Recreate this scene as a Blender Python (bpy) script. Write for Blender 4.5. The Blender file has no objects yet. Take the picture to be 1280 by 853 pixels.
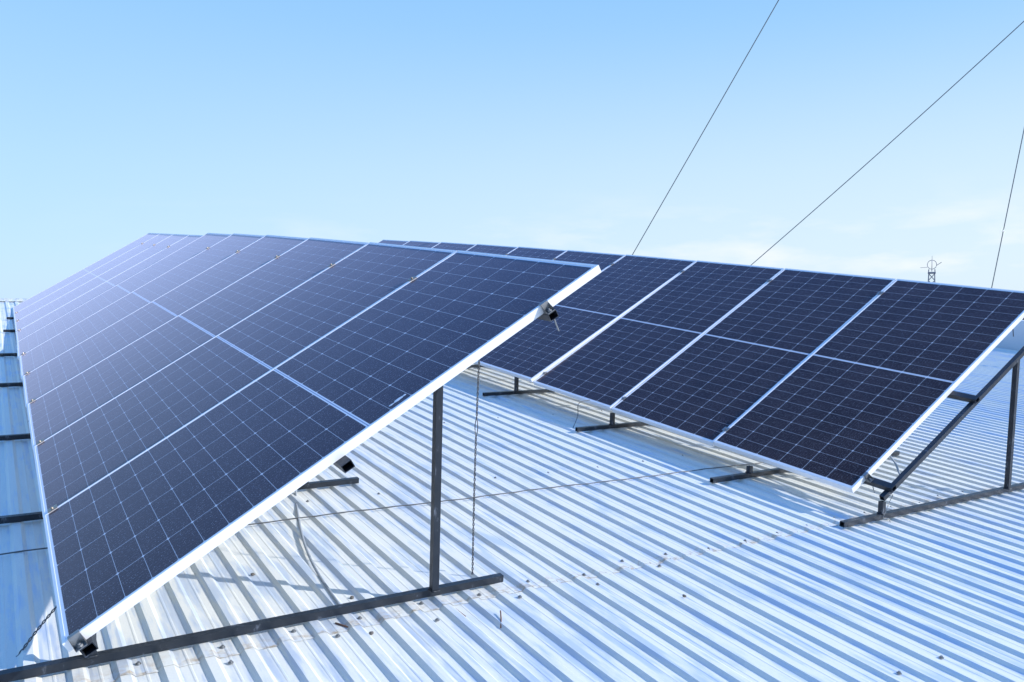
import bpy, bmesh, math, random
from mathutils import Matrix, Vector, noise

random.seed(7)
scene = bpy.context.scene
C = scene.collection

# ------------------------------------------------------------------ camera, sky, sun, exposure
# Everything is laid out in the roof's own axes (x across the ribs, y up the slope, z off the
# sheet, origin at the camera) and the finished objects are turned onto the slight pitch of the roof.
PITCH = math.radians(5.8)
EYE = 7.4
PLACE = Matrix.Translation((0, 0, EYE)) @ Matrix.Rotation(PITCH, 4, 'X')

CAMR = Vector((0.845141, -0.531305, 0.058750)); CAMD = Vector((-0.016211, -0.135331, -0.990668)); CAMF = Vector((0.534297, 0.836302, -0.122987))
cam_d = bpy.data.cameras.new('camera'); cam = bpy.data.objects.new('camera', cam_d); C.objects.link(cam)
cam_d.sensor_width = 36.0; cam_d.sensor_fit = 'HORIZONTAL'
cam_d.lens = 36.0 * 1030.0 / 1280.0
cam_d.clip_start = 0.05; cam_d.clip_end = 5000
cm = Matrix((( CAMR.x, -CAMD.x, -CAMF.x, 0), (CAMR.y, -CAMD.y, -CAMF.y, 0), (CAMR.z, -CAMD.z, -CAMF.z, 0), (0, 0, 0, 1)))
cam.matrix_world = PLACE @ cm
scene.camera = cam

SUN_ROOF = Vector((1.0, -0.74, 0.75)).normalized()
SUN = (PLACE.to_3x3() @ SUN_ROOF).normalized()
elev = math.asin(SUN.z); azim = math.atan2(SUN.x, SUN.y)      # azimuth clockwise from +Y

w = bpy.data.worlds.new('World'); scene.world = w; w.use_nodes = True
nt = w.node_tree; nt.nodes.clear()
def N(t, typ, **kw):
    n = t.nodes.new(typ)
    for k, v in kw.items():
        setattr(n, k, v)
    return n
wo = N(nt, 'ShaderNodeOutputWorld'); bg = N(nt, 'ShaderNodeBackground')
sky = N(nt, 'ShaderNodeTexSky', sky_type='NISHITA', sun_disc=False)
sky.sun_elevation = elev; sky.sun_rotation = azim
sky.altitude = 0; sky.air_density = 1.0; sky.dust_density = 1.2; sky.ozone_density = 2.0
# summer haze: the physical sky is veiled by a pale blue air that whitens towards the horizon and the right
tc = N(nt, 'ShaderNodeTexCoord'); sx = N(nt, 'ShaderNodeSeparateXYZ'); nt.links.new(tc.outputs['Generated'], sx.inputs['Vector'])
vr = N(nt, 'ShaderNodeValToRGB'); e = vr.color_ramp.elements
SKY = ((0.0, (5.8, 7.95, 10.0)), (0.06, (5.3, 7.75, 10.0)), (0.16, (4.6, 7.25, 9.9)), (0.32, (3.2, 6.1, 9.7)), (0.58, (1.5, 4.4, 10.6)), (1.0, (1.1, 3.7, 10.6)))
while len(e) < len(SKY): e.new(0.5)
for el, (p, c) in zip(e, SKY): el.position = p; el.color = tuple(x / 10 for x in c) + (1,)
nt.links.new(sx.outputs['Z'], vr.inputs['Fac'])
sc = N(nt, 'ShaderNodeVectorMath', operation='SCALE'); sc.inputs['Scale'].default_value = 4.55
nt.links.new(vr.outputs['Color'], sc.inputs[0])
# brighter, whiter air on the sun's side
dt = N(nt, 'ShaderNodeVectorMath', operation='DOT_PRODUCT'); nt.links.new(tc.outputs['Generated'], dt.inputs[0])
dt.inputs[1].default_value = (0.97, 0.0, -0.25)
rr_ = N(nt, 'ShaderNodeMapRange'); rr_.inputs['From Min'].default_value = 0.0; rr_.inputs['From Max'].default_value = 0.95
rr_.inputs['To Min'].default_value = 0.0; rr_.inputs['To Max'].default_value = 0.85
nt.links.new(dt.outputs['Value'], rr_.inputs['Value'])
mw = N(nt, 'ShaderNodeMix', data_type='RGBA'); lo_ = N(nt, 'ShaderNodeMapRange', interpolation_type='SMOOTHSTEP'); lo_.inputs['From Min'].default_value = 0.36; lo_.inputs['From Max'].default_value = 0.05
nt.links.new(sx.outputs['Z'], lo_.inputs['Value'])
rl = N(nt, 'ShaderNodeMath', operation='MULTIPLY'); nt.links.new(rr_.outputs['Result'], rl.inputs[0]); nt.links.new(lo_.outputs['Result'], rl.inputs[1])
nt.links.new(rl.outputs[0], mw.inputs['Factor'])
nt.links.new(sc.outputs[0], mw.inputs['A']); mw.inputs['B'].default_value = (3.4, 3.98, 4.4, 1)
mh = N(nt, 'ShaderNodeMix', data_type='RGBA'); mh.inputs['Factor'].default_value = 0.93
nt.links.new(sky.outputs['Color'], mh.inputs['A']); nt.links.new(mw.outputs['Result'], mh.inputs['B'])
# a faint wisp of cloud low on the right
mp = N(nt, 'ShaderNodeMapping'); mp.inputs['Scale'].default_value = (2.2, 2.2, 9.0)
nt.links.new(tc.outputs['Generated'], mp.inputs['Vector'])
cn = N(nt, 'ShaderNodeTexNoise'); cn.inputs['Scale'].default_value = 2.6; cn.inputs['Detail'].default_value = 7
cn.inputs['Roughness'].default_value = 0.58; nt.links.new(mp.outputs['Vector'], cn.inputs['Vector'])
cr = N(nt, 'ShaderNodeMapRange'); cr.inputs['From Min'].default_value = 0.50; cr.inputs['From Max'].default_value = 0.72
nt.links.new(cn.outputs['Fac'], cr.inputs['Value'])
hz = N(nt, 'ShaderNodeMapRange', interpolation_type='SMOOTHSTEP')
hz.inputs['From Min'].default_value = 0.16; hz.inputs['From Max'].default_value = 0.06
nt.links.new(sx.outputs['Z'], hz.inputs['Value'])
ml = N(nt, 'ShaderNodeMath', operation='MULTIPLY'); nt.links.new(cr.outputs['Result'], ml.inputs[0]); nt.links.new(hz.outputs['Result'], ml.inputs[1])
ml2 = N(nt, 'ShaderNodeMath', operation='MULTIPLY'); nt.links.new(ml.outputs[0], ml2.inputs[0]); nt.links.new(rr_.outputs['Result'], ml2.inputs[1])
mx = N(nt, 'ShaderNodeMix', data_type='RGBA'); nt.links.new(ml2.outputs[0], mx.inputs['Factor'])
nt.links.new(mh.outputs['Result'], mx.inputs['A']); mx.inputs['B'].default_value = (4.4, 4.5, 4.6, 1)
nt.links.new(mx.outputs['Result'], bg.inputs['Color'])
bg.inputs['Strength'].default_value = 0.10
nt.links.new(bg.outputs['Background'], wo.inputs['Surface'])

sl = bpy.data.lights.new('sun', 'SUN'); sl.energy = 2.3; sl.angle = math.radians(0.53); sl.color = (1.0, 0.97, 0.94)
so = bpy.data.objects.new('sun', sl); C.objects.link(so)
so.rotation_euler = (-SUN).to_track_quat('-Z', 'Y').to_euler()
so.location = (10, -8, 30)

vs = scene.view_settings
vs.view_transform = 'Standard'; vs.look = 'None'; vs.gamma = 1.0; vs.exposure = 1.2; vs.use_curve_mapping = False

# ------------------------------------------------------------------ helpers
TOP = []                                    # top-level objects laid out in roof axes

def tag(o, label=None, cat=None, group=None, kind=None):
    if label: o['label'] = label
    if cat: o['category'] = cat
    if group: o['group'] = group
    if kind: o['kind'] = kind
    return o

def thing(name, label, cat, loc=(0, 0, 0), group=None, mat=None):
    o = bpy.data.objects.new(name, None); C.objects.link(o)
    o.empty_display_size = 0.1
    if mat is not None: o.matrix_basis = mat
    else: o.location = loc
    TOP.append(o)
    return tag(o, label, cat, group)

def mesh_obj(name, bm, mat, parent=None, smooth=False, loc=None):
    me = bpy.data.meshes.new(name); bm.normal_update(); bm.to_mesh(me); bm.free()
    if mat: me.materials.append(mat)
    if smooth:
        for p in me.polygons: p.use_smooth = True
    o = bpy.data.objects.new(name, me); C.objects.link(o)
    if parent: o.parent = parent
    else: TOP.append(o)
    if loc is not None: o.location = loc
    return o

def copy_tree(src, mat=None, loc=None, **props):
    r = src.copy(); C.objects.link(r); TOP.append(r)
    if mat is not None: r.matrix_basis = mat
    if loc is not None: r.location = loc
    for k, v in props.items(): r[k] = v
    for ch in src.children:
        c = ch.copy(); C.objects.link(c); c.parent = r
        for g in ch.children:
            d = g.copy(); C.objects.link(d); d.parent = c
    return r

def box(bm, lo, hi):
    v = [bm.verts.new((x, y, z)) for x in (lo[0], hi[0]) for y in (lo[1], hi[1]) for z in (lo[2], hi[2])]
    for f in ((0, 1, 3, 2), (4, 6, 7, 5), (0, 4, 5, 1), (2, 3, 7, 6), (0, 2, 6, 4), (1, 5, 7, 3)):
        bm.faces.new([v[i] for i in f])
    return v

def bevel(bm, w, seg=1):
    bmesh.ops.bevel(bm, geom=[e for e in bm.edges if len(e.link_faces) == 2 and e.calc_face_angle(0) > 0.6], offset=w, segments=seg, affect='EDGES', clamp_overlap=True)

def hollow(bm, p0, p1, w, h, side, t=0.003):
    """open-ended rectangular steel tube from p0 to p1; w along `side`, h along the third axis"""
    p0 = Vector(p0); p1 = Vector(p1); d = (p1 - p0).normalized()
    s = Vector(side); s = (s - d * s.dot(d)).normalized(); n = s.cross(d)
    rings = []
    for p in (p0, p1):
        for k in (0, 1):
            a, b = w / 2 - k * t, h / 2 - k * t
            rings.append([bm.verts.new(p + s * (sx * a) + n * (sy * b)) for sx, sy in ((-1, -1), (1, -1), (1, 1), (-1, 1))])
    o0, i0, o1, i1 = rings
    for i in range(4):
        j = (i + 1) % 4
        bm.faces.new((o0[i], o0[j], o1[j], o1[i]))
        bm.faces.new((i0[j], i0[i], i1[i], i1[j]))
        bm.faces.new((o0[j], o0[i], i0[i], i0[j]))
        bm.faces.new((o1[i], o1[j], i1[j], i1[i]))

def tube(bm, pts, r, seg=6):
    pts = [Vector(p) for p in pts]; prev = None
    for i, p in enumerate(pts):
        d = (pts[min(i + 1, len(pts) - 1)] - pts[max(i - 1, 0)]).normalized()
        a = Vector((0, 0, 1)) if abs(d.z) < 0.9 else Vector((1, 0, 0))
        s = d.cross(a).normalized(); n = s.cross(d)
        rr = r[i] if isinstance(r, (list, tuple)) else r
        ring = [bm.verts.new(p + (s * math.cos(k * 2 * math.pi / seg) + n * math.sin(k * 2 * math.pi / seg)) * rr) for k in range(seg)]
        if prev:
            for k in range(seg):
                bm.faces.new((prev[k], prev[(k + 1) % seg], ring[(k + 1) % seg], ring[k]))
        else: bm.faces.new(ring[::-1])
        prev = ring
    bm.faces.new(prev)

def cyl(bm, p, axis, r, h, seg=12):
    p = Vector(p); a = Vector(axis).normalized(); tube(bm, [p, p + a * h], r, seg)

# ------------------------------------------------------------------ materials
def newmat(name):
    m = bpy.data.materials.new(name); m.use_nodes = True
    t = m.node_tree; b = t.nodes['Principled BSDF']
    return m, t, b

def link(t, a, b): t.links.new(a, b)

def math_(t, op, a, b=None, c=None):
    n = N(t, 'ShaderNodeMath', operation=op)
    for i, v in enumerate((a, b, c)):
        if v is None: continue
        if isinstance(v, (int, float)): n.inputs[i].default_value = v
        else: t.links.new(v, n.inputs[i])
    return n.outputs[0]

def noise_(t, vec, scale, detail=3, rough=0.5):
    n = N(t, 'ShaderNodeTexNoise'); n.inputs['Scale'].default_value = scale; n.inputs['Detail'].default_value = detail
    n.inputs['Roughness'].default_value = rough
    if vec is not None: t.links.new(vec, n.inputs['Vector'])
    return n.outputs['Fac']

def ramp_(t, v, lo, hi, a=0.0, b=1.0):
    n = N(t, 'ShaderNodeMapRange'); n.inputs['From Min'].default_value = lo; n.inputs['From Max'].default_value = hi
    n.inputs['To Min'].default_value = a; n.inputs['To Max'].default_value = b
    t.links.new(v, n.inputs['Value']); return n.outputs['Result']

def mixc(t, f, a, b):
    n = N(t, 'ShaderNodeMix', data_type='RGBA')
    for k, v in (('Factor', f), ('A', a), ('B', b)):
        if isinstance(v, (int, float)): n.inputs[k].default_value = v
        elif isinstance(v, tuple): n.inputs[k].default_value = v + (1,) if len(v) == 3 else v
        else: t.links.new(v, n.inputs[k])
    return n.outputs['Result']

def mapping(t, src, scale, loc=None):
    m = N(t, 'ShaderNodeMapping'); m.inputs['Scale'].default_value = scale
    t.links.new(src, m.inputs['Vector'])
    if loc is not None: t.links.new(loc, m.inputs['Location'])
    return m.outputs['Vector']

def mat_simple(name, col, rough=0.5, metal=0.0, var=0.25, scale=30.0, spec=0.5):
    m, t, b = newmat(name)
    tc = N(t, 'ShaderNodeTexCoord')
    f = noise_(t, tc.outputs['Object'], scale, 4)
    c = mixc(t, f, tuple(x * (1 - var) for x in col), tuple(min(1, x * (1 + var)) for x in col))
    link(t, c, b.inputs['Base Color']); b.inputs['Roughness'].default_value = rough
    b.inputs['Metallic'].default_value = metal; b.inputs['Specular IOR Level'].default_value = spec
    return m

# galvanised corrugated sheet: bright clean zinc streaked with pale dusty oxide, rust by the laps
def mat_roof():
    m, t, b = newmat('galvanised_sheet')
    tc = N(t, 'ShaderNodeTexCoord'); oi = N(t, 'ShaderNodeObjectInfo')
    off = N(t, 'ShaderNodeCombineXYZ'); r = math_(t, 'MULTIPLY', oi.outputs['Random'], 37.0)
    link(t, r, off.inputs[0]); link(t, r, off.inputs[1])
    P = tc.outputs['Object']
    v1 = mapping(t, P, (22.0, 1.9, 22.0), off.outputs[0])
    v2 = mapping(t, P, (60.0, 4.0, 60.0), off.outputs[0])
    v3 = mapping(t, P, (5.0, 3.0, 5.0), off.outputs[0])
    n1 = noise_(t, v1, 1.0, 6, 0.62); n2 = noise_(t, v2, 1.0, 3, 0.6); n3 = noise_(t, v3, 1.0, 5, 0.6)
    s = math_(t, 'ADD', math_(t, 'MULTIPLY', n1, 0.55), math_(t, 'MULTIPLY', n2, 0.25))
    s = math_(t, 'ADD', s, math_(t, 'MULTIPLY', n3, 0.30))
    s = math_(t, 'ADD', s, math_(t, 'MULTIPLY', math_(t, 'SUBTRACT', oi.outputs['Random'], 0.5), 0.06))
    clean = ramp_(t, s, 0.535, 0.62)
    # fine flecks
    fl = noise_(t, mapping(t, P, (160.0, 90.0, 160.0), off.outputs[0]), 1.0, 2, 0.5)
    dusty = mixc(t, fl, (0.66, 0.67, 0.63), (0.76, 0.76, 0.72))
    bare = mixc(t, n2, (0.52, 0.60, 0.70), (0.62, 0.68, 0.76))
    col = mixc(t, clean, dusty, bare)
    # rust and dirt just above the cut end of a sheet (object y = 0 is the cut end)
    sy = N(t, 'ShaderNodeSeparateXYZ'); link(t, P, sy.inputs[0])
    near = ramp_(t, sy.outputs['Y'], 0.085, 0.004)
    rn = noise_(t, mapping(t, P, (22.0, 30.0, 22.0), off.outputs[0]), 1.0, 4, 0.65)
    rf = math_(t, 'MULTIPLY', near, ramp_(t, rn, 0.46, 0.66)); rf = math_(t, 'MULTIPLY', rf, 0.85)
    col = mixc(t, rf, col, (0.46, 0.33, 0.18))
    # scattered scuffs and dirt specks
    sp = noise_(t, mapping(t, P, (35.0, 28.0, 35.0), off.outputs[0]), 1.0, 6, 0.7)
    col = mixc(t, ramp_(t, sp, 0.72, 0.78, 0.0, 0.55), col, (0.30, 0.28, 0.25))
    link(t, col, b.inputs['Base Color'])
    link(t, ramp_(t, clean, 0, 1, 0.03, 0.35), b.inputs['Metallic'])
    link(t, ramp_(t, n2, 0.3, 0.7, 0.42, 0.58), b.inputs['Roughness'])
    bp = N(t, 'ShaderNodeBump'); bp.inputs['Strength'].default_value = 0.05; bp.inputs['Distance'].default_value = 0.01
    link(t, noise_(t, mapping(t, P, (9.0, 5.0, 9.0), off.outputs[0]), 1.0, 3, 0.5), bp.inputs['Height'])
    link(t, bp.outputs['Normal'], b.inputs['Normal'])
    return m

# painted dark steel tube with worn, scraped streaks
def mat_steel():
    m, t, b = newmat('dark_steel')
    tc = N(t, 'ShaderNodeTexCoord'); oi = N(t, 'ShaderNodeObjectInfo')
    P = tc.outputs['Object']
    n1 = noise_(t, mapping(t, P, (9.0, 9.0, 9.0)), 1.0, 6, 0.7)
    n2 = noise_(t, mapping(t, P, (70.0, 70.0, 22.0)), 1.0, 4, 0.6)
    c = mixc(t, n1, (0.006, 0.010, 0.017), (0.022, 0.030, 0.044))
    c = mixc(t, ramp_(t, math_(t, 'ADD', math_(t, 'MULTIPLY', n1, 0.5), math_(t, 'MULTIPLY', n2, 0.5)), 0.57, 0.66, 0.0, 0.5), c, (0.20, 0.23, 0.29))
    link(t, c, b.inputs['Base Color']); b.inputs['Metallic'].default_value = 0.15
    link(t, ramp_(t, n2, 0.3, 0.7, 0.32, 0.55), b.inputs['Roughness'])
    return m

# photovoltaic face: half-cut cells under glass, drawn in nominal metres on the pane's UVs
def mat_cells():
    m, t, b = newmat('solar_cells')
    uv = N(t, 'ShaderNodeUVMap'); uv.uv_map = 'UVMap'
    s = N(t, 'ShaderNodeSeparateXYZ'); link(t, uv.outputs['UV'], s.inputs[0])
    X, Y = s.outputs['X'], s.outputs['Y']
    mar, cw, ch, sh, L = 0.016, 0.1837, 0.0925, 0.0075, 2.279
    xh = math_(t, 'SUBTRACT', math_(t, 'ABSOLUTE', math_(t, 'SUBTRACT', X, L / 2)), sh)
    def cell(a, size):            # signed distance from nearest division, metres
        q = math_(t, 'ADD', math_(t, 'DIVIDE', a, size), 0.5)
        return math_(t, 'MULTIPLY', math_(t, 'ABSOLUTE', math_(t, 'SUBTRACT', math_(t, 'FRACT', q), 0.5)), size)
    dx = cell(xh, ch); dy = cell(math_(t, 'SUBTRACT', Y, mar), cw)
    lc = math_(t, 'LESS_THAN', dy, 0.0011); lr = math_(t, 'LESS_THAN', dx, 0.0008)
    dia = math_(t, 'LESS_THAN', math_(t, 'ADD', dx, dy), 0.0075)
    out = math_(t, 'LESS_THAN', xh, 0.0)
    out = math_(t, 'MAXIMUM', out, math_(t, 'GREATER_THAN', xh, 12 * ch))
    out = math_(t, 'MAXIMUM', out, math_(t, 'LESS_THAN', Y, mar)); out = math_(t, 'MAXIMUM', out, math_(t, 'GREATER_THAN', Y, mar + 6 * cw))
    # a ribbon runs down the middle of the white centre strip
    rib = math_(t, 'LESS_THAN', math_(t, 'ABSOLUTE', math_(t, 'SUBTRACT', X, L / 2)), 0.0022)
    out_c = mixc(t, math_(t, 'MULTIPLY', rib, out), (0.80, 0.81, 0.84), (0.26, 0.31, 0.44))
    white = math_(t, 'MAXIMUM', math_(t, 'MAXIMUM', lc, math_(t, 'MULTIPLY', lr, 0.85)), dia)
    bus = math_(t, 'LESS_THAN', cell(math_(t, 'SUBTRACT', Y, mar + cw / 20), cw / 10), 0.00035)
    # every cell a slightly different blue black
    cid = N(t, 'ShaderNodeCombineXYZ')
    link(t, math_(t, 'FLOOR', math_(t, 'DIVIDE', math_(t, 'ADD', X, 5.0), ch)), cid.inputs[0])
    link(t, math_(t, 'FLOOR', math_(t, 'DIVIDE', math_(t, 'SUBTRACT', Y, mar), cw)), cid.inputs[1])
    wn = N(t, 'ShaderNodeTexWhiteNoise', noise_dimensions='3D'); link(t, cid.outputs[0], wn.inputs['Vector'])
    oi = N(t, 'ShaderNodeObjectInfo'); link(t, oi.outputs['Random'], cid.inputs[2])
    cells = mixc(t, wn.outputs['Value'], (0.019, 0.011, 0.009), (0.026, 0.016, 0.013))
    cells = mixc(t, math_(t, 'MULTIPLY', bus, 0.22), cells, (0.35, 0.37, 0.42))
    col = mixc(t, white, cells, (0.62, 0.63, 0.67))
    col = mixc(t, out, col, out_c)
    # dust: soft film, plus bright grains and dried drop marks
    tc = N(t, 'ShaderNodeTexCoord'); P = tc.outputs['Object']
    film = noise_(t, mapping(t, P, (2.2, 3.0, 1.0)), 1.0, 6, 0.65)
    col = mixc(t, ramp_(t, film, 0.3, 0.75, 0.010, 0.045), col, (0.62, 0.46, 0.48))
    vo = N(t, 'ShaderNodeTexVoronoi'); vo.inputs['Scale'].default_value = 210.0; link(t, P, vo.inputs['Vector'])
    vs_ = N(t, 'ShaderNodeSeparateColor'); link(t, vo.outputs['Color'], vs_.inputs[0])
    gr = math_(t, 'MULTIPLY', math_(t, 'LESS_THAN', vo.outputs['Distance'], 0.33), ramp_(t, vs_.outputs[0], 0.6, 1.0, 0.0, 0.42))
    col = mixc(t, gr, col, (0.60, 0.62, 0.70))
    link(t, col, b.inputs['Base Color'])
    # cover glass with an anti-reflective coat: violet-tinted Fresnel reflection over the matt cells
    b.inputs['Specular IOR Level'].default_value = 0.0; b.inputs['Roughness'].default_value = 0.6
    b.inputs['Sheen Weight'].default_value = 0.38; b.inputs['Sheen Roughness'].default_value = 0.20; b.inputs['Sheen Tint'].default_value = (0.66, 0.66, 1.0, 1)
    gl = N(t, 'ShaderNodeBsdfAnisotropic'); gl.inputs['Color'].default_value = (0.88, 0.80, 1.0, 1)
    link(t, ramp_(t, noise_(t, mapping(t, P, (6.0, 6.0, 1.0)), 1.0, 4), 0.3, 0.7, 0.06, 0.13), gl.inputs['Roughness'])
    fr = N(t, 'ShaderNodeFresnel'); fr.inputs['IOR'].default_value = 1.44
    ms = N(t, 'ShaderNodeMixShader'); link(t, math_(t, 'MAXIMUM', math_(t, 'MULTIPLY', math_(t, 'SUBTRACT', fr.outputs[0], 0.026), 1.03), 0.004), ms.inputs[0])
    link(t, b.outputs[0], ms.inputs[1]); link(t, gl.outputs[0], ms.inputs[2])
    link(t, ms.outputs[0], t.nodes['Material Output'].inputs['Surface'])
    bp = N(t, 'ShaderNodeBump'); bp.inputs['Strength'].default_value = 0.04; bp.inputs['Distance'].default_value = 0.0006
    link(t, noise_(t, P, 420.0, 1, 0.5), bp.inputs['Height']); link(t, bp.outputs['Normal'], gl.inputs['Normal'])
    return m

M_ROOF = mat_roof(); M_STEEL = mat_steel(); M_CELL = mat_cells()
M_ALU = mat_simple('anodised_aluminium', (0.84, 0.84, 0.85), 0.40, 0.2, 0.04, 12)
M_BACK = mat_simple('white_backsheet', (0.74, 0.75, 0.76), 0.6, 0, 0.05, 8)
M_BLACK = mat_simple('black_plastic', (0.02, 0.02, 0.022), 0.45, 0, 0.2)
M_ZINC = mat_simple('zinc_steel', (0.26, 0.27, 0.28), 0.42, 0.7, 0.3, 60)
M_BRASS = mat_simple('yellow_zinc_steel', (0.30, 0.27, 0.23), 0.4, 0.7, 0.3, 60)
M_WIRE = mat_simple('weathered_wire', (0.10, 0.105, 0.115), 0.5, 0.5, 0.3, 40)
M_GUY = mat_simple('guy_wire_steel', (0.16, 0.17, 0.19), 0.5, 0.5, 0.2, 10)
M_RUST = mat_simple('rusty_steel', (0.17, 0.09, 0.06), 0.8, 0.1, 0.5, 90)
M_CABLE = mat_simple('grey_cable', (0.30, 0.33, 0.36), 0.5, 0, 0.15, 40)
M_STONE = mat_simple('grey_stone', (0.12, 0.11, 0.10), 0.9, 0, 0.4, 90)
M_DROP = mat_simple('dried_dropping', (0.72, 0.74, 0.78), 0.8, 0, 0.1, 60)
M_WALL = mat_simple('wall_panel', (0.55, 0.60, 0.66), 0.6, 0, 0.08, 2)
M_GROUND = mat_simple('dry_earth', (0.24, 0.19, 0.12), 0.9, 0, 0.3, 0.15)
M_TOWER = mat_simple('tower_steel', (0.30, 0.30, 0.36), 0.6, 0.3, 0.15, 2)

# ------------------------------------------------------------------ the building and its roof
ZT = -1.5100           # trough level below the eye
RIB_H = 0.0145
PIT = 0.1333; X0 = 1.124
RIDGE_Y = 15.8; EAVE_Y = -3.5; LAP_Y = 2.80
ZR = ZT + RIB_H        # rib tops

bld = thing('warehouse', 'long low building under a pale corrugated metal roof carrying both rows of solar panels', 'building', (0, 0, ZT))

def profile(k0, k1):
    """(x, z, is_flat) along the section from rib k0 to rib k1 inclusive"""
    pts = [(X0 + k0 * PIT - 0.012, 0.0)]
    for k in range(k0, k1 + 1):
        x = X0 + k * PIT
        pts += [(x, 0.0), (x + 0.015, RIB_H), (x + 0.047, RIB_H), (x + 0.064, 0.0)]
        if k < k1:
            pts += [(x + 0.092, 0.0), (x + 0.0955, 0.0013), (x + 0.1005, 0.0013), (x + 0.104, 0.0)]
    return pts

def sheet(k0, k1, y0, y1, lift, seed):
    """one roofing sheet as a mesh whose y = 0 is its lower cut end"""
    bm = bmesh.new(); pts = profile(k0, k1)
    xs = pts[0][0]; W = pts[-1][0] - xs
    n = max(2, int((y1 - y0) / 0.45)); rows = []
    rnd = random.Random(seed)
    for j in range(n + 1):
        y = (y1 - y0) * j / n; row = []
        for i, (x, z) in enumerate(pts):
            f = (x - xs) / W
            wob = 0.0007 * noise.noise(Vector((x * 5.0, (y + y0) * 0.8, seed * 1.7)))
            zz = z + lift + 0.0022 * f + wob
            if i == len(pts) - 1: zz = z + lift + 0.0022 + wob + 0.006      # free edge springs up a little
            row.append(bm.verts.new((x - xs, y, zz)))
        rows.append(row)
    for j in range(n):
        for i in range(len(pts) - 1):
            bm.faces.new((rows[j][i], rows[j][i + 1], rows[j + 1][i + 1], rows[j + 1][i]))
    ends = rows[0]
    low = [bm.verts.new(v.co + Vector((0, 0, -0.0008))) for v in ends]
    for i in range(len(pts) - 1):
        bm.faces.new((low[i], low[i + 1], ends[i + 1], ends[i]))
    return bm, xs

edges = [1]
while edges[0] > -50: edges.insert(0, edges[0] - 8)
edges += [8, 15]
while edges[-1] < 111: edges.append(edges[-1] + 8)
rr = random.Random(3)
for i in range(len(edges) - 1):
    a, b_ = edges[i], edges[i + 1]
    dy = rr.uniform(-0.012, 0.012)
    bm, xs = sheet(a, b_, EAVE_Y, LAP_Y + 0.15, 0.0, i + 1)
    mesh_obj('roof_sheet', bm, M_ROOF, bld, loc=(xs, EAVE_Y, 0.0))
    bm, xs = sheet(a, b_, LAP_Y + dy, RIDGE_Y - 0.01, 0.0032, i + 60)
    mesh_obj('roof_sheet', bm, M_ROOF, bld, loc=(xs, LAP_Y + dy, 0.0))
XL = X0 + edges[0] * PIT; XR = X0 + edges[-1] * PIT + 0.07
# far slope, ridge cap, walls, verge parapet
FS = math.radians(11.0)
bm = bmesh.new(); pts = profile(edges[0], edges[-1]); r0 = []; r1 = []
for x, z in pts:
    r0.append(bm.verts.new((x, 0, z))); r1.append(bm.verts.new((x, 19 * math.cos(FS), z - 19 * math.sin(FS))))
for i in range(len(pts) - 1): bm.faces.new((r0[i], r0[i + 1], r1[i + 1], r1[i]))
mesh_obj('far_slope', bm, M_ROOF, bld, loc=(0, RIDGE_Y + 0.01, 0.0))
bm = bmesh.new(); xr = XL; prev = None
sec = [(-0.16, 0.024), (-0.155, 0.029), (-0.02, 0.052), (0.02, 0.052), (0.155, 0.016), (0.16, 0.008)]
for x in (XL, XR):
    ring = [bm.verts.new((x, y, z)) for y, z in sec]
    if prev:
        for i in range(len(sec) - 1): bm.faces.new((prev[i], ring[i], ring[i + 1], prev[i + 1]))
    prev = ring
mesh_obj('ridge_cap', bm, M_ROOF, bld, loc=(0, RIDGE_Y, 0.0))
def wall(name, lo, hi, m=M_WALL):
    bm = bmesh.new(); box(bm, lo, hi); bevel(bm, 0.006); return mesh_obj(name, bm, m, bld)
GZ = -EYE - ZT
wall('wall', (XL + 0.2, EAVE_Y + 0.25, GZ - 0.6), (XR - 0.05, EAVE_Y + 0.45, -0.06))
wall('wall', (XL + 0.2, RIDGE_Y + 18.0, GZ - 4.6), (XR - 0.05, RIDGE_Y + 18.2, -3.80))
def gable(x0, x1, top):
    bm = bmesh.new()
    prof = [(EAVE_Y + 0.46, GZ - 0.6), (RIDGE_Y + 17.9, GZ - 4.6), (RIDGE_Y + 17.9, -3.60 + top), (RIDGE_Y, -0.05 + top), (EAVE_Y + 0.46, -0.05 + top)]
    a = [bm.verts.new((x0, y, z)) for y, z in prof]; b_ = [bm.verts.new((x1, y, z)) for y, z in prof]
    bm.faces.new(a); bm.faces.new(b_[::-1])
    for i in range(5):
        j = (i + 1) % 5; bm.faces.new((a[j], a[i], b_[i], b_[j]))
    bmesh.ops.recalc_face_normals(bm, faces=bm.faces[:])
    return bm
mesh_obj('wall', gable(XL + 0.2, XL + 0.4, 0.0), M_WALL, bld)
mesh_obj('parapet', gable(XR + 0.005, XR + 0.22, 0.62), M_WALL, bld)

# roofing screws with washers, on the sheets in rows over the purlins
screw = None; cnt = 0; rs = random.Random(11)
def add_screw(x, y, z):
    global screw, cnt
    if screw is None:
        bm = bmesh.new(); cyl(bm, (0, 0, 0), (0, 0, 1), 0.0095, 0.0022, 10); cyl(bm, (0, 0, 0.0022), (0, 0, 1), 0.0052, 0.0055, 6)
        screw = mesh_obj('roof_screw', bm, M_ZINC, bld, loc=(x, y, z))
    else:
        o = screw.copy(); C.objects.link(o); o.parent = bld; o.location = (x, y, z)
    cnt += 1
for y, k0, k1, st in ((2.86, -6, 34, 2), (1.62, 0, 16, 2), (4.28, 2, 40, 3), (5.75, 6, 42, 4), (2.74, -7, 12, 3)):
    for k in range(k0, k1, st):
        if cnt >= 98: break
        add_screw(X0 + k * PIT + 0.078 + rs.uniform(-0.006, 0.012), y + rs.uniform(-0.03, 0.03), 0.0055)

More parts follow.
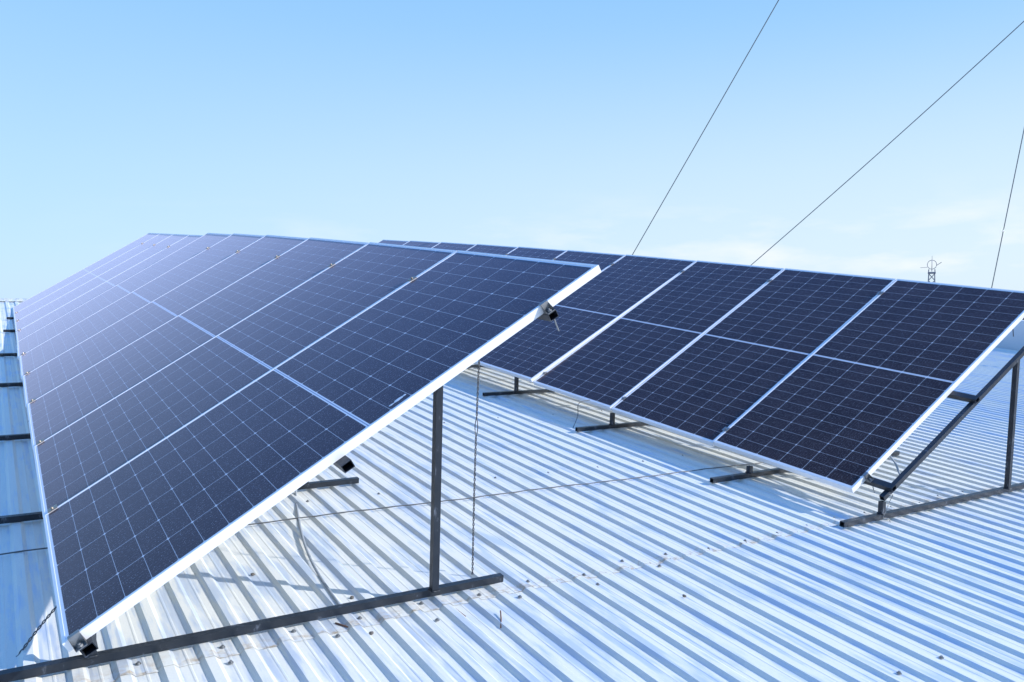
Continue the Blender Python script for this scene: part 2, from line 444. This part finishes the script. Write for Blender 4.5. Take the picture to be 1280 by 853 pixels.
# ------------------------------------------------------------------ solar panels
PL = 2.279; PT = 0.035
def frame_bm(W):
    bm = bmesh.new(); lip = 0.0115
    def ring(x0, z): return [bm.verts.new(p) for p in ((x0, x0, z), (PL - x0, x0, z), (PL - x0, W - x0, z), (x0, W - x0, z))]
    R = [ring(0.0, -PT), ring(0.0, -0.0012), ring(0.0012, 0.0), ring(lip - 0.0006, 0.0), ring(lip, -0.0006), ring(lip, -0.009), ring(0.002, -0.009), ring(0.002, -PT + 0.002), ring(0.028, -PT + 0.002), ring(0.028, -PT)]
    for a, b_ in zip(R, R[1:] + R[:1]):
        for i in range(4):
            j = (i + 1) % 4; bm.faces.new((a[i], a[j], b_[j], b_[i]))
    return bm
def pane(W, z, up, inset, uv=False):
    bm = bmesh.new()
    v = [bm.verts.new(p) for p in ((inset, inset, z), (PL - inset, inset, z), (PL - inset, W - inset, z), (inset, W - inset, z))]
    f = bm.faces.new(v if up else v[::-1])
    if uv:
        l = bm.loops.layers.uv.new('UVMap')
        for lp in f.loops: lp[l].uv = (lp.vert.co.x, lp.vert.co.y * 1.134 / W)
    return bm
def make_panel(W, label, mat, group):
    t = thing('solar_panel', label, 'solar panel', mat=mat, group=group)
    mesh_obj('frame', frame_bm(W), M_ALU, t)
    mesh_obj('glass', pane(W, -0.0022, True, 0.0105, True), M_CELL, t)
    mesh_obj('backsheet', pane(W, -0.0085, False, 0.0105), M_BACK, t)
    for q in (0.25, 0.5, 0.75):
        bm = bmesh.new(); box(bm, (PL / 2 - 0.025, W * q - 0.045, -0.0265), (PL / 2 + 0.025, W * q + 0.045, -0.0092)); bevel(bm, 0.003)
        mesh_obj('junction_box', bm, M_BLACK, t)
    return t
def pmat(o, u, v):
    u = Vector(u).normalized(); v = Vector(v); v = (v - u * v.dot(u)).normalized(); n = v.cross(u)
    m = Matrix.Identity(4)
    for i in range(3):
        m[i][0] = v[i]; m[i][1] = u[i]; m[i][2] = n[i]; m[i][3] = o[i]
    return m

ROW_L = [
 ((0.1664, 2.6824, -1.2944), (0.0060, 1.0, 0.0062), (0.8473, -0.0210, 0.5310)),
 ((0.1739, 3.9018, -1.2945), (0.0083, 1.0, 0.0025), (0.8458, -0.0083, 0.5334)),
 ((0.1814, 5.1212, -1.3017), (0.0106, 0.9999, -0.0012), (0.8442, -0.0083, 0.5360)),
 ((0.1888, 6.3406, -1.3161), (0.0130, 0.9999, -0.0048), (0.8424, -0.0083, 0.5389)),
 ((0.1962, 7.5601, -1.3377), (0.0153, 0.9998, -0.0084), (0.8403, -0.0083, 0.5420)),
 ((0.2035, 8.7797, -1.3665), (0.0177, 0.9998, -0.0119), (0.8381, -0.0083, 0.5454))]
S2O = Vector((0.2272, 9.9900, -1.4000)); S2U = Vector((0.0123, 0.9998, -0.0181)); S2V = (0.8416, -0.0006, 0.5401)
for i in range(4): ROW_L.append((tuple(S2O + S2U * (1.154 * i)), tuple(S2U), S2V))
ROW_R = [
 ((4.2480, 2.8613, -1.3340), (-0.0214, 0.9996, 0.0193), (0.8564, 0.0084, 0.5162)),
 ((4.2284, 3.9579, -1.3230), (-0.0196, 0.9997, 0.0161), (0.8540, 0.0084, 0.5202)),
 ((4.1979, 5.0545, -1.2983), (-0.0176, 0.9998, 0.0130), (0.8564, 0.0084, 0.5162)),
 ((4.1568, 6.1511, -1.2597), (-0.0154, 0.9998, 0.0098), (0.8636, 0.0084, 0.5041)),
 ((4.1324, 7.2477, -1.2532), (-0.0136, 0.9999, 0.0066), (0.8636, 0.0084, 0.5041)),
 ((4.1083, 8.3442, -1.2512), (-0.0117, 0.9999, 0.0034), (0.8636, 0.0084, 0.5041)),
 ((4.0844, 9.4408, -1.2538), (-0.0098, 1.0, 0.0002), (0.8636, 0.0084, 0.5041)),
 ((4.0608, 10.5374, -1.2610), (-0.0079, 1.0, -0.0030), (0.8636, 0.0084, 0.5041)),
 ((4.0374, 11.6339, -1.2727), (-0.0061, 1.0, -0.0062), (0.8636, 0.0084, 0.5041)),
 ((4.0143, 12.7304, -1.2890), (-0.0042, 0.9999, -0.0094), (0.8636, 0.0084, 0.5041))]
WL, WR = 1.2135, 1.0905
ORD = ['first', 'second', 'third', 'fourth', 'fifth', 'sixth', 'seventh', 'eighth', 'ninth', 'tenth']
SIDE = {'L': 'left', 'R': 'right'}
MATS = {}
for side, rows, W in (('L', ROW_L, WL), ('R', ROW_R, WR)):
    proto = None
    for i, (o, u, v) in enumerate(rows):
        m = pmat(o, u, v); MATS[side, i] = m
        n = SIDE[side]
        if i == 0:
            lab = ('nearest panel of the left row, with a white dropping on its glass' if side == 'L'
                   else 'nearest panel of the right row, beside the open support frame at the picture edge')
        elif i == 9: lab = 'farthest solar panel at the distant end of the %s row' % n
        else: lab = '%s solar panel from the near end of %s row, %s' % (ORD[i], n, 'pale with reflected sky' if side == 'L' and i > 3 else 'dark cells, silver frame')
        g = 'solar panels in the %s row' % n
        if proto is None: proto = make_panel(W, lab, m, g)
        elif side == 'L' and i == 6: proto = make_panel(1.134, lab, m, g)
        else: copy_tree(proto, mat=m, label=lab)
FIRST = [o for o in TOP if o.name.startswith('solar_panel')][0]
# dried bird dropping on the first pane
bm = bmesh.new()
pr = random.Random(5)
for (cx, cy, a, b_) in ((1.292, 0.052, 0.024, 0.010), (1.258, 0.058, 0.012, 0.007), (1.318, 0.047, 0.010, 0.006)):
    ring = []
    for k in range(14):
        t_ = k / 14 * 2 * math.pi; q = pr.uniform(0.75, 1.15)
        ring.append(bm.verts.new((cx + a * q * math.cos(t_), cy + b_ * q * math.sin(t_) + 0.25 * (cx - 1.29), -0.0012)))
    c0 = bm.verts.new((cx, cy + 0.25 * (cx - 1.29), -0.0006))
    for k in range(14): bm.faces.new((ring[k], ring[(k + 1) % 14], c0))
mesh_obj('dropping', bm, M_DROP, FIRST)

# ------------------------------------------------------------------ purlins, clamps
def on_panel(side, i, v, u, n=0.0): return MATS[side, i] @ Vector((v, u, n))
PV = {'L': (0.050, 0.992, 1.975), 'R': (0.150, 1.075, 2.045)}
START = {'L': -0.035, 'R': -0.165}
PLACEV = ['lower', 'middle', 'upper']
def purlin(side, idx, i0, i1, u0, u1, lab):
    v = PV[side][idx]; pts = []
    for i in range(i0, i1 + 1):
        W = WL if side == 'L' and i < 6 else (1.134 if side == 'L' else WR)
        if i == i0: pts.append(on_panel(side, i, v, u0, -PT - 0.0165))
        pts.append(on_panel(side, i, v, (u1 if i == i1 else W), -PT - 0.0165))
    t = thing('purlin', lab, 'purlin', pts[0], 'purlins under the panels')
    # straight runs between sag points, each run an open tube welded to the next
    bm = bmesh.new(); sdir = MATS[side, i0].to_3x3() @ Vector((1, 0, 0))
    rel = [p - pts[0] for p in pts]
    def ringat(p, d, k, t_=0.0025):
        s = (sdir - d * sdir.dot(d)).normalized(); n = s.cross(d); a, b_ = 0.021 - k * t_, 0.0155 - k * t_
        return [bm.verts.new(p + s * (x * a) + n * (y * b_)) for x, y in ((-1, -1), (1, -1), (1, 1), (-1, 1))]
    O = []; I = []
    for j, p in enumerate(rel):
        d = (rel[min(j + 1, len(rel) - 1)] - rel[max(j - 1, 0)]).normalized()
        O.append(ringat(p, d, 0)); I.append(ringat(p, d, 1))
    for A, flip in ((O, False), (I, True)):
        for j in range(len(A) - 1):
            for k in range(4):
                q = (A[j][k], A[j][(k + 1) % 4], A[j + 1][(k + 1) % 4], A[j + 1][k]); bm.faces.new(q[::-1] if flip else q)
    for e in (0, -1):
        for k in range(4):
            q = (O[e][(k + 1) % 4], O[e][k], I[e][k], I[e][(k + 1) % 4]); bm.faces.new(q if e == 0 else q[::-1])
    mesh_obj('tube', bm, M_STEEL, t)
for idx in range(3):
    purlin('L', idx, 0, 5, START['L'] - (0.02 if idx == 1 else 0), WL, '%s steel tube running under the near part of the left panel row' % PLACEV[idx])
    purlin('L', idx, 6, 9, 0.0, 1.134, '%s steel tube running under the far end of the left panel row' % PLACEV[idx])
    purlin('R', idx, 0, 9, START['R'], WR, '%s steel tube along the right panel row, its open end sticking out' % PLACEV[idx])

def make_clamp(lab, m, grp, metal):
    t = thing('panel_clamp', lab, 'clamp', mat=m, group=grp)
    bm = bmesh.new(); box(bm, (-0.020, -0.021, 0.0012), (0.020, 0.021, 0.0045)); bevel(bm, 0.001)
    mesh_obj('plate', bm, metal, t)
    bm = bmesh.new(); cyl(bm, (0, 0, 0.0046), (0, 0, 1), 0.0065, 0.005, 6); cyl(bm, (0, 0, 0.0097), (0, 0, 1), 0.003, 0.003, 8)
    mesh_obj('bolt', bm, metal, t)
    return t
CP = {}
for side in 'LR':
    for i in range(9):
        W = WL if side == 'L' and i < 6 else (1.134 if side == 'L' else WR)
        for idx in (0, 2):
            if side == 'L' and i == 5: continue
            m = MATS[side, i] @ Matrix.Translation((PV[side][idx] if idx else PV[side][0] - 0.005, W + 0.0030, 0.0))
            lab = 'small clamp %s the joint of %s and %s panels in %s row' % ('low on' if idx == 0 else 'high on', ORD[i], ORD[i + 1], SIDE[side])
            if side not in CP: CP[side] = make_clamp(lab, m, 'clamps in the joints of the %s row' % SIDE[side], M_BRASS if side == 'L' else M_ZINC)
            else: copy_tree(CP[side], mat=m, label=lab)

def end_clamp(lab, side, v, strip=True):
    """Z-shaped clip bolted to the purlin end and hooked over the panel frame"""
    m = MATS[side, 0] @ Matrix.Translation((v, 0, 0))
    t = thing('end_clamp', lab, 'clamp', mat=m)
    bm = bmesh.new()
    prof = [(0.012, 0.0015), (-0.004, 0.0015), (-0.004, -PT + 0.002), (-0.034, -PT + 0.002), (-0.034, -PT - 0.0005), (-0.0072, -PT - 0.0005), (-0.0072, 0.0048), (0.012, 0.0048)]
    a = [bm.verts.new((-0.018, y, z)) for y, z in prof]; b_ = [bm.verts.new((0.018, y, z)) for y, z in prof]
    bm.faces.new(a); bm.faces.new(b_[::-1])
    for i in range(len(prof)):
        j = (i + 1) % len(prof); bm.faces.new((a[j], a[i], b_[i], b_[j]))
    bmesh.ops.recalc_face_normals(bm, faces=bm.faces[:])
    mesh_obj('bracket', bm, M_ZINC, t)
    bm = bmesh.new(); cyl(bm, (0, -0.021, -PT + 0.0022), (0, 0, 1), 0.009, 0.007, 6); cyl(bm, (0, -0.021, -PT + 0.0094), (0, 0, 1), 0.0045, 0.005, 8)
    mesh_obj('bolt', bm, M_ZINC, t)
    if strip:
        bm = bmesh.new(); tube(bm, [(0, -0.030, -PT - 0.034), (-0.004, -0.032, -PT - 0.055), (-0.006, -0.034, -PT - 0.085)], 0.0028)
        mesh_obj('tie_wire', bm, M_ZINC, t)
    return t
end_clamp('metal end clamp high on the white side of the nearest left panel', 'L', PV['L'][2])
end_clamp('metal end clamp at the bottom corner of the nearest left panel', 'L', PV['L'][0] - 0.012, False)
end_clamp('bolted end clamp near the bottom corner of the nearest right panel', 'R', PV['R'][0] - 0.01)

# ------------------------------------------------------------------ support frames
UP = Vector((0, 0.0593, 0.9982))          # posts lean a little up the slope
RAIL = 0.030
def support(side, y, x0, x1, xf, xr, lab):
    rows = ROW_L if side == 'L' else ROW_R
    # panel carrying this frame
    best = 0
    for i, (o, u, v) in enumerate(rows):
        if o[1] <= y + 0.02: best = i
    m = MATS[side, best]; inv = m.inverted()
    def under(x, drop):          # height of the panel plane minus drop at (x, y)
        n = m.to_3x3() @ Vector((0, 0, 1)); o = m.translation - n * drop
        return o.z - (n.x * (x - o.x) + n.y * (y - o.y)) / n.z
    D0 = PT + 0.0335
    t = thing('support_frame', lab, 'steel frame', (x0, y, ZR), 'steel frames under the %s row' % SIDE[side])
    base = Vector((x0, y, ZR))
    zr = RAIL + 0.007
    bm = bmesh.new(); hollow(bm, (0, 0, zr - RAIL / 2), (x1 - x0, 0, zr - RAIL / 2), RAIL, RAIL, (0, 1, 0)); mesh_obj('base_rail', bm, M_STEEL, t)
    bm = bmesh.new()
    a = m @ Vector((PV[side][0] - 0.075, 0, -D0 - RAIL / 2)); b_ = m @ Vector((2.235, 0, -D0 - RAIL / 2))
    a.y = y; b_.y = y
    sd = (0, 1, 0); hollow(bm, a - base, b_ - base, RAIL, RAIL, sd); mesh_obj('rafter', bm, M_STEEL, t)
    for xx in (xf, xr):
        zt = under(xx, D0 + RAIL + 0.004)
        h = zt - (ZR + zr)
        bm = bmesh.new(); p0 = Vector((xx - x0, 0, zr + 0.0005)); p1 = p0 + UP * h; p1.y -= 0.0
        # lower end stands on the rail, upper end meets the rafter
        p0.y -= UP.y * h * 0.5; p1.y -= UP.y * h * 0.5
        hollow(bm, p0, p1, RAIL, RAIL, (1, 0, 0)); post = mesh_obj('post', bm, M_STEEL, t)
        # lumpy weld round the foot of the post
        bm = bmesh.new(); q = RAIL / 2 + 0.0015; pts = []
        for (ax, ay), (bx, by) in (((-q, -q), (q, -q)), ((q, -q), (q, q)), ((q, q), (-q, q)), ((-q, q), (-q, -q))):
            for k in range(5):
                f = k / 5; pts.append(Vector((p0.x + ax + (bx - ax) * f, p0.y + ay + (by - ay) * f, zr + 0.0025)))
        pts.append(pts[0].copy())
        tube(bm, pts, [0.0030 + 0.0016 * rs.random() for _ in pts], 6); mesh_obj('weld', bm, M_STEEL, post, True)
    return t
fl = [(2.905, -0.20, 1.875, 0.265, 1.53), (4.47, -0.14, 1.83, 0.285, 1.50), (6.14, -0.10, 1.83, 0.29, 1.50), (8.04, -0.06, 1.83, 0.30, 1.50),
      (9.74, 0.02, 1.85, 0.31, 1.52), (11.68, 0.127, 1.90, 0.33, 1.55), (13.06, 0.182, 1.92, 0.34, 1.56)]
for i, a in enumerate(fl):
    support('L', *a, 'dark steel frame in front under the nearest left panel, with one tall post showing' if i == 0 else '%s dark steel frame from the near end under the left row' % ORD[i])
fr = [(2.735, 4.005, 6.35, 4.365, 5.715), (3.650, 3.925, 5.95, 4.275, 5.66), (5.115, 3.925, 5.95, 4.285, 5.64), (6.590, 3.925, 5.95, 4.29, 5.62),
      (8.10, 3.92, 5.95, 4.28, 5.6), (9.60, 3.92, 5.95, 4.27, 5.6), (11.15, 3.9, 5.95, 4.25, 5.58), (12.75, 3.88, 5.92, 4.2, 5.55)]
for i, a in enumerate(fr):
    support('R', *a, 'dark steel frame standing clear at the near end of the right row' if i == 0 else '%s dark steel frame from the near end under the right row' % ORD[i])

# ------------------------------------------------------------------ wires and cables
def wire(name, pts, r, mat, lab, cat, grp=None, seg=6):
    bm = bmesh.new(); p0 = Vector(pts[0]); tube(bm, [Vector(p) - p0 for p in pts], r, seg)
    o = mesh_obj(name, bm, mat, None, True, p0); return tag(o, lab, cat, grp)
def smooth(pts, n=6):
    P = [Vector(p) for p in pts]; out = []
    for i in range(len(P) - 1):
        a = P[max(i - 1, 0)]; b_ = P[i]; c = P[i + 1]; d = P[min(i + 2, len(P) - 1)]
        for k in range(n):
            t_ = k / n
            out.append(0.5 * ((2 * b_) + (c - a) * t_ + (2 * a - 5 * b_ + 4 * c - d) * t_ ** 2 + (3 * b_ - a - 3 * c + d) * t_ ** 3))
    out.append(P[-1]); return out
wr = random.Random(9); pts = []
for i in range(60):
    f = i / 59; x = -1.2 + f * 6.4
    pts.append((x, 4.09 - 0.036 * (x + 1.2) + 0.006 * math.sin(x * 5), ZR + 0.006 + 0.004 * abs(math.sin(x * 11))))
wire('roof_wire', pts, 0.0032, M_WIRE, 'thin wire lying across the roof ribs from the left row to the right row', 'wire')

def twisted(name, a, b_, lab, loop=None, r=0.0022, amp=0.0030):
    a = Vector(a); b_ = Vector(b_); d = (b_ - a); Ln = d.length; d.normalize()
    s = d.cross(Vector((0, 1, 0.1))).normalized(); n = s.cross(d)
    t = thing(name, lab, 'wire', a)
    for ph in (0, math.pi):
        bm = bmesh.new(); pts = []; K = int(Ln / 0.006)
        for k in range(K + 1):
            f = k / K; am = amp
            if loop and abs(f - loop) < 0.035: am = amp + 0.016 * math.cos((f - loop) / 0.035 * math.pi / 2)
            an = ph + f * Ln / 0.045 * 2 * math.pi
            if loop and abs(f - loop) < 0.035: an = ph + loop * Ln / 0.045 * 2 * math.pi
            pts.append(d * (f * Ln) + (s * math.cos(an) + n * math.sin(an)) * am + s * 0.006 * math.sin(f * 3.1))
        tube(bm, pts, r, 5); mesh_obj('strand', bm, M_WIRE, t, True)
twisted('tie_wire', (1.800, 3.03, ZR), (1.808, 3.09, -0.33), 'twisted wire with a loop hanging from the left row down to the roof', loop=0.57)
twisted('tie_wire', (0.054, 3.086, ZR - 0.015), (0.235, 3.22, -1.35), 'twisted wire slanting up from the roof to the lower edge of the nearest left panel')
wire('cable', smooth([(1.50, 4.62, -0.80), (1.45, 4.45, -1.35), (1.423, 4.365, ZT + 0.012), (1.30, 3.92, ZR + 0.008), (1.225, 3.583, ZR + 0.006), (1.18, 3.27, ZR + 0.006), (1.158, 2.985, ZR + 0.008), (1.15, 2.93, ZR + 0.004)]), 0.0065, M_CABLE, 'grey cable curving over the roof under the nearest left panel', 'cable', seg=8)
wire('cable', smooth([on_panel('R', 0, 0.40, 0.03, -0.04), on_panel('R', 0, 0.385, -0.02, -0.085), on_panel('R', 0, 0.35, -0.06, -0.12), on_panel('R', 0, 0.33, -0.08, -0.115)]), 0.006, M_CABLE, 'short grey cable hanging by the rafter under the nearest right panel', 'cable', seg=8)
pts = []
for k in range(34):
    f = k / 33
    pts.append((4.345 + 0.030 * math.sin(f * 9 + 1.2) + 0.01 * f, 2.690 - 0.012 * math.cos(f * 14), ZR - 0.016 + 0.20 * f + 0.012 * math.sin(f * 17)))
wire('tie_wire', pts, 0.0022, M_ZINC, 'loose pale wire wound round the short front post of the right row', 'wire')
wire('tie_wire', smooth([(4.00, 5.26, ZT + 0.01), (4.07, 5.30, ZT + 0.10), (4.08, 5.31, ZT + 0.20), (4.20, 5.32, -1.29)]), 0.0028, M_WIRE, 'thin dark wire dropping from the right row beside its third support frame', 'wire')
wire('tie_wire', smooth([on_panel('R', 0, 1.93, 0.04, -0.036), on_panel('R', 0, 1.915, 0.035, -0.09), on_panel('R', 0, 1.90, 0.03, -0.13)]), 0.003, M_BLACK, 'short black lead dangling high behind the edge of the nearest right panel', 'wire')

# ------------------------------------------------------------------ odds and ends lying on the roof
def rod(a, b_, r, lab):
    wire('welding_rod', [a, tuple((Vector(a) + Vector(b_)) / 2 + Vector((0.002, 0, 0.001))), b_], r, M_RUST, lab, 'rod', 'rusty rods on the roof')
rod((1.566, 2.846, ZT + 0.008), (1.580, 2.695, ZT + 0.008), 0.0028, 'longer rusty rod lying on the roof below the tall post')
rod((1.708, 2.640, ZT + 0.030), (1.660, 2.556, ZT + 0.006), 0.0028, 'short rusty rod leaning in a trough near the end of the front rail')
rod((1.100, 2.86, ZT + 0.008), (1.145, 2.775, ZT + 0.008), 0.0035, 'rusty rod end poking out from under the front rail')
def pebble(x, y, s, seed, lab):
    bm = bmesh.new(); bmesh.ops.create_icosphere(bm, subdivisions=2, radius=s)
    for v in bm.verts: v.co *= 1 + 0.35 * noise.noise(v.co / s * 1.1 + Vector((seed, 0, 0))); v.co.z *= 0.65
    o = mesh_obj('pebble', bm, M_STONE, None, True, (x, y, ZT + 0.006 + s * 0.55)); tag(o, lab, 'pebble', 'pebbles on the roof')
pebble(1.19, 2.722, 0.009, 1, 'dark pebble below the front rail near the picture bottom')
pebble(2.537, 2.456, 0.009, 2, 'lone dark pebble on the open roof in front of the right row')
pebble(0.938, 3.43, 0.009, 3, 'dark pebble on the roof under the nearest left panel')
pebble(1.237, 3.04, 0.009, 4, 'dark pebble just behind the front rail left of the tall post')

# ------------------------------------------------------------------ mast with guy wires, far tower
def ray(px, py):
    return CAMR * ((px - 640) / 1030.0) + CAMD * ((py - 426.5) / 1030.0) + CAMF
def at_y(px, py, y):
    d = ray(px, py); return d * (y / d.y)
def at_z(px, py, z):
    d = ray(px, py); return d * (z / d.z)
top = at_y(1504, -942, 6.4); mid = at_y(1442, -123, 6.4)
g1 = at_z(743, 401, ZR); g2 = at_z(857, 402, ZR); g3 = at_z(1223.2, 440, ZR)
for a, b_, lab in ((top, g1, 'leftmost guy wire, steepest to the left, rising behind the right panel row'),
                   (mid, g2, 'middle guy wire, slanting across the sky to the top right corner'),
                   (top, g3, 'rightmost guy wire, nearly upright beside the distant lattice tower')):
    n = 24; pts = []
    for k in range(n + 1):
        f = k / n; p = b_.lerp(a, f); p.z -= 0.10 * math.sin(f * math.pi); pts.append(p)
    wire('guy_wire', pts, 0.0085, M_GUY, lab, 'guy wire', 'guy wires in the sky')
mb = Vector((top.x - UP.x, top.y, top.z)) 
t = thing('mast', 'slim guyed steel mast on the roof beyond the right row', 'mast', at_z(0, 0, ZR) * 0 + Vector((top.x, top.y - UP.y * (top.z - ZR) / UP.z, ZR)))
hgt = (top.z - ZR) / UP.z + 0.15
bm = bmesh.new(); tube(bm, [Vector((0, 0, 0)), UP * hgt], 0.035, 12); mesh_obj('pole', bm, M_ZINC, t, True)
bm = bmesh.new(); box(bm, (-0.2, -0.2, 0.001), (0.2, 0.2, 0.012)); mesh_obj('base_plate', bm, M_ZINC, t)

# distant lattice tower with a ring head
d = ray(1164.5, 350.0); TD = 165.0
tp = PLACE @ (d * (TD / d.length)); PXM = TD / 1030.0 * 1.0
tw = bpy.data.objects.new('lattice_tower', None); C.objects.link(tw); tw.location = (tp.x, tp.y, 0)
tag(tw, 'distant lattice tower topped by an open ring, peeping over the right panel row', 'tower')
rt = math.atan2(tp.x, tp.y)
tw.rotation_euler = (0, 0, -rt)
h0 = tp.z
def up_px(p): return h0 + (350.0 - p) * PXM * 1.02
bm = bmesh.new(); hw = 2.9 * PXM; zt = up_px(343.5)
for sx_ in (-1, 1):
    for sy_ in (-1, 1): tube(bm, [(sx_ * hw * 2.2, sy_ * hw * 2.2, 0), (sx_ * hw, sy_ * hw, zt)], 0.10, 6)
nb = 12
for k in range(nb):
    za, zb = zt * k / nb, zt * (k + 1) / nb; wa = hw * (2.2 - 1.2 * k / nb); wb = hw * (2.2 - 1.2 * (k + 1) / nb)
    for (ax, ay, bx, by) in ((-1, -1, 1, -1), (1, -1, 1, 1), (1, 1, -1, 1), (-1, 1, -1, -1)):
        tube(bm, [(ax * wa, ay * wa, za), (bx * wb, by * wb, zb)], 0.06, 5); tube(bm, [(bx * wa, by * wa, za), (ax * wb, ay * wb, zb)], 0.06, 5)
mesh_obj('lattice', bm, M_TOWER, tw)
bm = bmesh.new(); box(bm, (-3.9 * PXM, -3.9 * PXM, up_px(343.4)), (3.9 * PXM, 3.9 * PXM, up_px(341.6)))
mesh_obj('platform', bm, M_TOWER, tw)
bm = bmesh.new()
for sx_ in (-1, 1): tube(bm, [(sx_ * 3.2 * PXM, 0, up_px(341.6)), (sx_ * 3.0 * PXM, 0, up_px(338.5))], 0.09, 6)
mesh_obj('rail', bm, M_TOWER, tw)
bm = bmesh.new(); cz = up_px(333.5); R_ = 4.6 * PXM
for a_ in (0, math.pi / 2):
    tube(bm, [(R_ * math.cos(k / 24 * 2 * math.pi) * math.cos(a_), R_ * math.cos(k / 24 * 2 * math.pi) * math.sin(a_), cz + R_ * 1.08 * math.sin(k / 24 * 2 * math.pi)) for k in range(25)], 0.055, 6)
mesh_obj('ring', bm, M_TOWER, tw)
bm = bmesh.new(); tube(bm, [(0, 0, up_px(341)), (0, 0, up_px(324))], [0.07, 0.03], 6); mesh_obj('spire', bm, M_TOWER, tw)
bm = bmesh.new(); tube(bm, [(-4.5 * PXM, 0, up_px(336.3)), (-11.5 * PXM, 0, up_px(336.6))], 0.035, 5); mesh_obj('arm', bm, M_TOWER, tw)
bm = bmesh.new(); tube(bm, [(4.5 * PXM, 0, up_px(334.5)), (9.5 * PXM, 0, up_px(331.0))], 0.05, 5); mesh_obj('arm', bm, M_TOWER, tw)

# ------------------------------------------------------------------ ground, and turn everything onto the pitch
for o in TOP:
    o.matrix_basis = PLACE @ o.matrix_basis
for o in TOP:
    if o.type == 'EMPTY' and o.name.startswith('warehouse'): pass
bm = bmesh.new(); S = 2500
v = [bm.verts.new(p) for p in ((-S, -S, -0.0), (S, -S, -0.0), (S, S, -0.0), (-S, S, -0.0))]; bm.faces.new(v)
me = bpy.data.meshes.new('ground'); bm.to_mesh(me); bm.free(); me.materials.append(M_GROUND)
g = bpy.data.objects.new('ground', me); C.objects.link(g); g['kind'] = 'structure'
